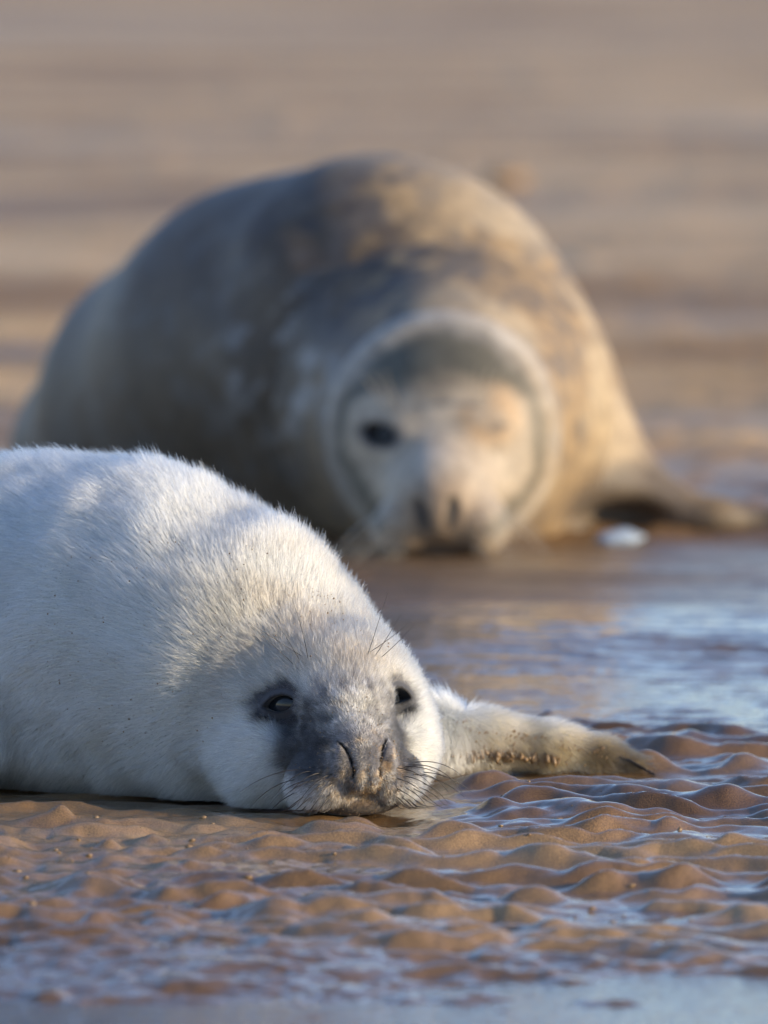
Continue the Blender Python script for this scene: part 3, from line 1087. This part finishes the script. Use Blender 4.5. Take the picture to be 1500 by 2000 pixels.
spec, roots = [], []
for s in (-1, 1):
    for row in range(5):
        for k in range(5 - (row in (0, 4))):
            r = s * (27 + 5.6 * k + random.uniform(-1, 1))
            u = -48 - 8.0 * row + random.uniform(-1, 1)
            roots.append(head_world((r, 74 - 4.5 * k, u)))
            spec.append((s, row, k))
roots, rn = snap(pup_sdf, roots)
for (s, row, k), p, n in zip(spec, roots, rn):
    ln = random.uniform(0.038, 0.062) * (1.0 - 0.09 * row) * (0.75 + 0.09 * k)
    d = head_dir((s * 0.95, 0.30 - 0.1 * k, -0.10 - 0.13 * row)) + 0.35 * n
    d /= np.linalg.norm(d)
    drop = head_dir((-s * 0.05, -0.35, -1.0))
    pts = [p - n * 0.001]
    cur = p.copy()
    bend = random.uniform(0.6, 1.3)
    for st in range(1, 5):
        dd = d + drop * bend * (st / 4) ** 1.4
        dd /= np.linalg.norm(dd)
        cur = cur + dd * ln / 4
        cur = np.array([cur[0], cur[1], max(cur[2], 0.002)])
        pts.append(cur.copy())
    tube('whisker', pts, 0.00042, 0.00012, m_whisk, pup)
spec, roots = [], []
for s in (-1, 1):
    for k, (r, u, f) in enumerate(((22, 27, -2), (27, 25, -4), (31, 23, -6), (25, 30, -6))):
        roots.append(head_world((s * r, f, u)))
        spec.append((s, k))
roots, rn = snap(pup_sdf, roots)
for (s, k), p, n in zip(spec, roots, rn):
    ln = random.uniform(0.034, 0.056)
    d = head_dir((s * (0.15 + 0.28 * k), 0.25, 0.9 - 0.18 * k)) + 0.45 * n
    d /= np.linalg.norm(d)
    pts = [p + d * ln * t + head_dir((s * 0.3, -0.6, 0.3)) * 0.012 * t * t for t in np.linspace(0, 1, 5)]
    tube('whisker', pts, 0.0003, 0.0001, m_whisk, pup)


# ---- fur
def make_fur(name, V, Fq, sdf_normals, n, marks, mat, parent, flow, weight):
    tri = np.concatenate([Fq[:, [0, 1, 2]], Fq[:, [0, 2, 3]]])
    a, b, c = V[tri[:, 0]], V[tri[:, 1]], V[tri[:, 2]]
    ar = np.linalg.norm(np.cross(b - a, c - a), axis=1)
    cen = (a + b + c) / 3
    wgt = ar * weight(cen)
    cs = np.cumsum(wgt)
    t = np.searchsorted(cs, rng.random(n) * cs[-1])
    u, v = rng.random(n), rng.random(n)
    m = u + v > 1
    u[m], v[m] = 1 - u[m], 1 - v[m]
    w0 = (1 - u - v)[:, None]
    P = V[tri[t, 0]] * w0 + V[tri[t, 1]] * u[:, None] + V[tri[t, 2]] * v[:, None]
    N = sdf_normals[tri[t, 0]] * w0 + sdf_normals[tri[t, 1]] * u[:, None] + sdf_normals[tri[t, 2]] * v[:, None]
    N /= np.linalg.norm(N, axis=1)[:, None]
    col, L, th = marks(P)
    keep = L > 0.0011
    P, N, col, L = P[keep], N[keep], col[keep], L[keep]
    D, lift = flow(P, N)
    D = D - (D * N).sum(1)[:, None] * N
    D /= np.linalg.norm(D, axis=1)[:, None] + 1e-9
    nb = np.stack([vnoise(P, 190, 201 + k) for k in range(3)], 1)
    nm = np.stack([vnoise(P, 38, 211 + k) for k in range(3)], 1)
    nr = rng.normal(size=P.shape)
    D = D + 0.22 * nm + 0.20 * nb + 0.20 * nr
    D = D - (D * N).sum(1)[:, None] * N
    L = L * (0.72 + 0.5 * rng.random(len(P))) * (1 + 0.22 * nm[:, 0])
    m_ = len(P)
    L = L * np.where(rng.random(m_) < 0.14, 1.3, 1.0)
    K = 5
    pts = np.empty((m_, K, 3))
    d = D * (1 - lift[:, None]) + N * lift[:, None] * 1.15
    d /= np.linalg.norm(d, axis=1)[:, None]
    end = D * 0.9 + N * (lift[:, None] * 0.55)
    end += np.array([0, 0, -0.10])
    end /= np.linalg.norm(end, axis=1)[:, None]
    cur = P - N * 0.0004
    pts[:, 0] = cur
    for k in range(1, K):
        tt = (k / (K - 1)) ** 1.2
        dd = d * (1 - tt * 0.7) + end * (tt * 0.7)
        dd /= np.linalg.norm(dd, axis=1)[:, None]
        cur = cur + dd * (L / (K - 1))[:, None]
        pts[:, k] = cur
    pts[..., 2] = np.maximum(pts[..., 2], -0.004)
    guard = rng.random(m_) < 0.14
    base = np.clip(0.00007 + L * 0.0060, 0.0001, 0.00018) * np.where(guard, 1.25, 0.82)
    prof = np.array([0.9, 1.0, 0.85, 0.55, 0.12])
    rad = base[:, None] * prof[None]
    # strands differ a little in lightness
    tuft = 1 + 0.75 * smoothstep(0.0075, 0.0045, L) * vnoise(P, 330, 231) + 0.10 * vnoise(P, 120, 233)
    col = col * np.clip(tuft, 0.25, 2.0)[:, None]
    var = 0.16 + 0.45 * smoothstep(0.008, 0.004, L)
    col = np.clip(col * (1 + var * rng.normal(size=m_))[:, None].clip(0.3, 2.6), 0.008, 0.93)
    cu = bpy.data.hair_curves.new(name)
    cu.add_curves([K] * m_)
    cu.position_data.foreach_set('vector', pts.astype(f32).ravel())
    at = cu.attributes.get('radius') or cu.attributes.new('radius', 'FLOAT', 'POINT')
    at.data.foreach_set('value', rad.astype(f32).ravel())
    at = cu.attributes.new('tint', 'FLOAT_COLOR', 'CURVE')
    c4 = np.ones((m_, 4), dtype=f32)
    c4[:, :3] = col
    at.data.foreach_set('color', c4.ravel())
    return link(name, cu, mat, parent, kind='stuff')


NOSE = head_world((0, 96, -30))


def pup_flow(P, N):
    q = head_local(P).astype(np.float64)
    D = P - NOSE
    D /= np.linalg.norm(D, axis=1)[:, None] + 1e-9
    # on the trunk the coat runs toward the tail and drops down the flank
    body = smoothstep(-80, -190, q[:, 1])
    B = np.tile(np.array([-0.75, 0.35, -0.30]), (len(P), 1))
    B[:, 2] -= 0.55 * smoothstep(0.22, 0.05, P[:, 2])
    D = D * (1 - body[:, None]) + B * body[:, None]
    fl = smoothstep(0.05, 0.10, P[:, 0]) * (P[:, 1] > 0.2)
    D = D * (1 - fl[:, None]) + np.array([0.75, -0.1, -0.75]) * fl[:, None]
    lift = 0.56 - 0.16 * smoothstep(-60, 30, q[:, 1]) + 0.16 * smoothstep(0.16, 0.26, P[:, 2])
    return D, lift


def pup_weight(cen):
    # the whole coat, denser on the face and where the camera side shows it
    q = head_local(cen).astype(np.float64)
    near = (q ** 2).sum(1) < 120 ** 2
    w_ = np.where(near & (q[:, 1] > -40), 3.4, 1.0)
    w_ = w_ * np.where(cen[:, 0] < -0.40, 0.45, 1.0) * np.where(cen[:, 2] < -0.002, 0.0, 1.0)
    w_ = w_ * np.where(cen[:, 0] > 0.05, 1.6, 1.0)
    return w_


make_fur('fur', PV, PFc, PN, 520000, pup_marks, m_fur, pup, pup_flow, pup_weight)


# claws hidden in the flipper's tip, and the wet sand stuck to it
def blob_mesh(name, items, sub=1):
    """Small uneven lumps: items of (centre, radius, stretch axis)."""
    base = bpy.data.meshes.new('lump')
    import bmesh
    bm = bmesh.new()
    bmesh.ops.create_icosphere(bm, subdivisions=sub, radius=1.0)
    bv = np.array([v.co[:] for v in bm.verts])
    bf = np.array([[v.index for v in f.verts] for f in bm.faces])
    bm.free()
    V, Fq = [], []
    o = 0
    for c, r, ax in items:
        k = 1 + 0.28 * rng.normal(size=(len(bv), 1)).clip(-1.5, 1.5)
        q = bv * k
        ax = np.asarray(ax, dtype=float)
        ln = np.linalg.norm(ax)
        if ln > 0:
            t = ax / ln
            q = q + (q @ t)[:, None] * t[None] * (ln - 1)
        V.append(c + q * r)
        Fq.append(bf + o)
        o += len(bv)
    return mesh_from(name, np.concatenate(V), np.concatenate(Fq))


roots, rn = snap(pup_sdf, [px(1222 + 8 * k, 1474 + 6 * k, 0.325) for k in range(5)])
for p, n in zip(roots, rn):
    tip = np.array([0.85, -0.25, -0.30])
    tube('claw', [p, p + 0.010 * tip + n * 0.003, p + 0.025 * tip + n * 0.004 - np.array([0, 0, 0.002])], 0.0014, 0.0002, m_claw, pup)

items = []
pp, nn_ = snap(pup_sdf, [px(random.gauss(990, 60), random.gauss(1507, 8), 0.29) for k in range(110)])
for p, n in zip(pp, nn_):       # wet clumps under the flipper
    items.append((p + n * random.uniform(0.002, 0.008), random.uniform(0.0007, 0.0021) * random.choice((1, 1, 1.5)), np.array([random.uniform(-1.4, 1.4), 0.4, random.uniform(0.8, 2.4)])))
uu = [random.uniform(880, 1190) for k in range(90)]
pp, nn_ = snap(pup_sdf, [px(u, 1395 + (u - 880) * 0.16 + abs(random.gauss(0, 30)), 0.31) for u in uu])
for p, n in zip(pp, nn_):      # streaks along the flipper's hairs
    items.append((p + n * 0.006, random.uniform(0.0004, 0.0009), np.array([1.2, -0.2, random.uniform(1.2, 2.6)])))
link('sand_clumps', blob_mesh('sand_clumps', items), m_crumb, pup, kind='stuff')
items = []
qs = [head_world((random.gauss(2, 17), 84, random.gauss(-60, 15))) if k < 330 else head_world((random.gauss(0, 30), 60, random.gauss(-30, 32))) for k in range(450)]
pp, nn_ = snap(pup_sdf, qs, 4)
for p, n in zip(pp, nn_):      # grit on nose, lips and muzzle
    items.append((p + n * random.uniform(0.001, 0.0026), random.uniform(0.00022, 0.0006), np.zeros(3)))
pp, nn_ = snap(pup_sdf, [px(random.uniform(20, 800), random.uniform(960, 1540), 0.08) for k in range(150)])
ok = np.abs(pup_sdf(pp.astype(f32))) < 0.002
for p, n in zip(pp[ok], nn_[ok]):      # specks on the coat
    items.append((p + n * random.uniform(0.007, 0.011), random.uniform(0.0003, 0.0008), np.zeros(3)))
link('sand_grit', blob_mesh('sand_grit', items), m_crumb, pup, kind='stuff')

# ------------------------------------------------------------------ mother
mother = thing('mother_seal', tuple(px(745, 1000, 3.1) * np.array([1, 1, 0])), 'large brown grey adult seal lying on wet sand behind the white pup', 'seal')
mme = mesh_from('mother_body', MV, MF)
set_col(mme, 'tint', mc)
link('body', mme, m_mother, mother)
meye = uv_sphere(0.021)
meye.materials.append(m_eye)
for c, e, R in MEYES[:1]:
    o = link('eye', meye, None, mother)
    o.location = mworld(c - e * 21.0)
spec, roots = [], []
for s in (-1, 1):
    for row in range(4):
        for k in range(5):
            roots.append(mworld((s * (38 + 9 * k), 105 - 9 * k, -92 - 12 * row)))
            spec.append((s, row, k))
roots, rn = snap(mother_sdf, roots)
for (s, row, k), p, n in zip(spec, roots, rn):
    d = MR @ np.array([s * 0.9, 0.35, -0.35 - 0.1 * row])
    ln = random.uniform(0.04, 0.075)
    pts = [p + d * ln * t + np.array([0, 0, -0.03]) * t * t for t in np.linspace(0, 1, 4)]
    pts = [np.array([a[0], a[1], max(a[2], 0.004)]) for a in pts]
    tube('whisker', pts, 0.0005, 0.0002, m_pale_whisk, mother, 5)
spec = [(s, k) for s in (-1, 1) for k in range(3)]
roots, rn = snap(mother_sdf, [mworld((s * (46 + 5 * k), 20, 34 - 2 * k)) for s, k in spec])
for (s, k), p, n in zip(spec, roots, rn):
    d = MR @ np.array([s * (0.1 + 0.15 * k), 0.5, 0.75])
    pts = [p + d * 0.05 * t + n * 0.02 * t for t in np.linspace(0, 1, 4)]
    tube('whisker', pts, 0.0006, 0.0003, m_pale_whisk, mother, 5)
for k in range(5):
    p = MFL[-1][0] + np.array([-0.03 + 0.012 * k, -0.012 + 0.003 * k, 0.006 - 0.003 * k])
    tube('claw', [p, p + np.array([0.02, -0.010, 0.0]), p + np.array([0.034, -0.014, -0.006])], 0.003, 0.0006, m_claw, mother)


# ------------------------------------------------------------------ loose things on the beach
def pebble(name, loc, size, mat, label, cat, seed, sub=3, rough=0.18):
    import bmesh
    bm = bmesh.new()
    bmesh.ops.create_icosphere(bm, subdivisions=sub, radius=1.0)
    V = np.array([v.co[:] for v in bm.verts])
    Fq = np.array([[v.index for v in f.verts] for f in bm.faces])
    bm.free()
    V = V * (1 + rough * fbm(V, 1.3, seed, 3))[:, None] * np.array(size)
    V[:, 2] = np.maximum(V[:, 2], -size[2] * 0.6)
    o = link(name, mesh_from(name, V, Fq), mat)
    o.location = loc
    o['label'] = label
    o['category'] = cat
    return o


m_scrap = plain('pale_lump', (0.33, 0.40, 0.48), 0.45, 0.5, 60.0)
p = gpx(1207, 1082)
pebble('white_lump', (p[0], p[1] + 0.05, 0.012), (0.030, 0.018, 0.012), m_scrap, 'small bluish white lump on wet sand beside the adult seal flipper', 'beach debris', 5, 3, 0.45)
m_clod = plain('brown_clod', (0.34, 0.205, 0.095), 0.7, 0.3, 40.0)
p = gpx(990, 372)
pebble('sand_clod', (p[0], p[1], 0.03), (0.05, 0.09, 0.026), m_clod, 'blurred brown clod of sand far up the beach behind the adult seal', 'sand clod', 9, 3, 0.4)

# crumbs of sand and grit lying on the ripples in front of the pup
items = []
cx_ = np.concatenate([rng.normal(-0.22, 0.10, 150), rng.uniform(-0.42, 0.42, 150)])
cy_ = np.concatenate([rng.normal(-0.24, 0.11, 150), rng.uniform(-0.75, 0.28, 150)])
keep = pup_foot(cx_, cy_) > 0.01
cx_, cy_ = cx_[keep], cy_[keep]
ch_ = ground_h(cx_, cy_)
for x_, y_, h_ in zip(cx_, cy_, ch_):
    r_ = 0.0004 + 0.0022 * random.random() ** 7
    items.append((np.array([x_, y_, h_ + r_ * 0.1]), r_, np.array([1.0 + random.random(), 0.4, 0.0])))
link('sand_crumbs', blob_mesh('sand_crumbs', items), m_crumb, None, kind='stuff',
     label='crumbs of wet sand and grit scattered over the ripples in front of the pup', category='sand crumbs')
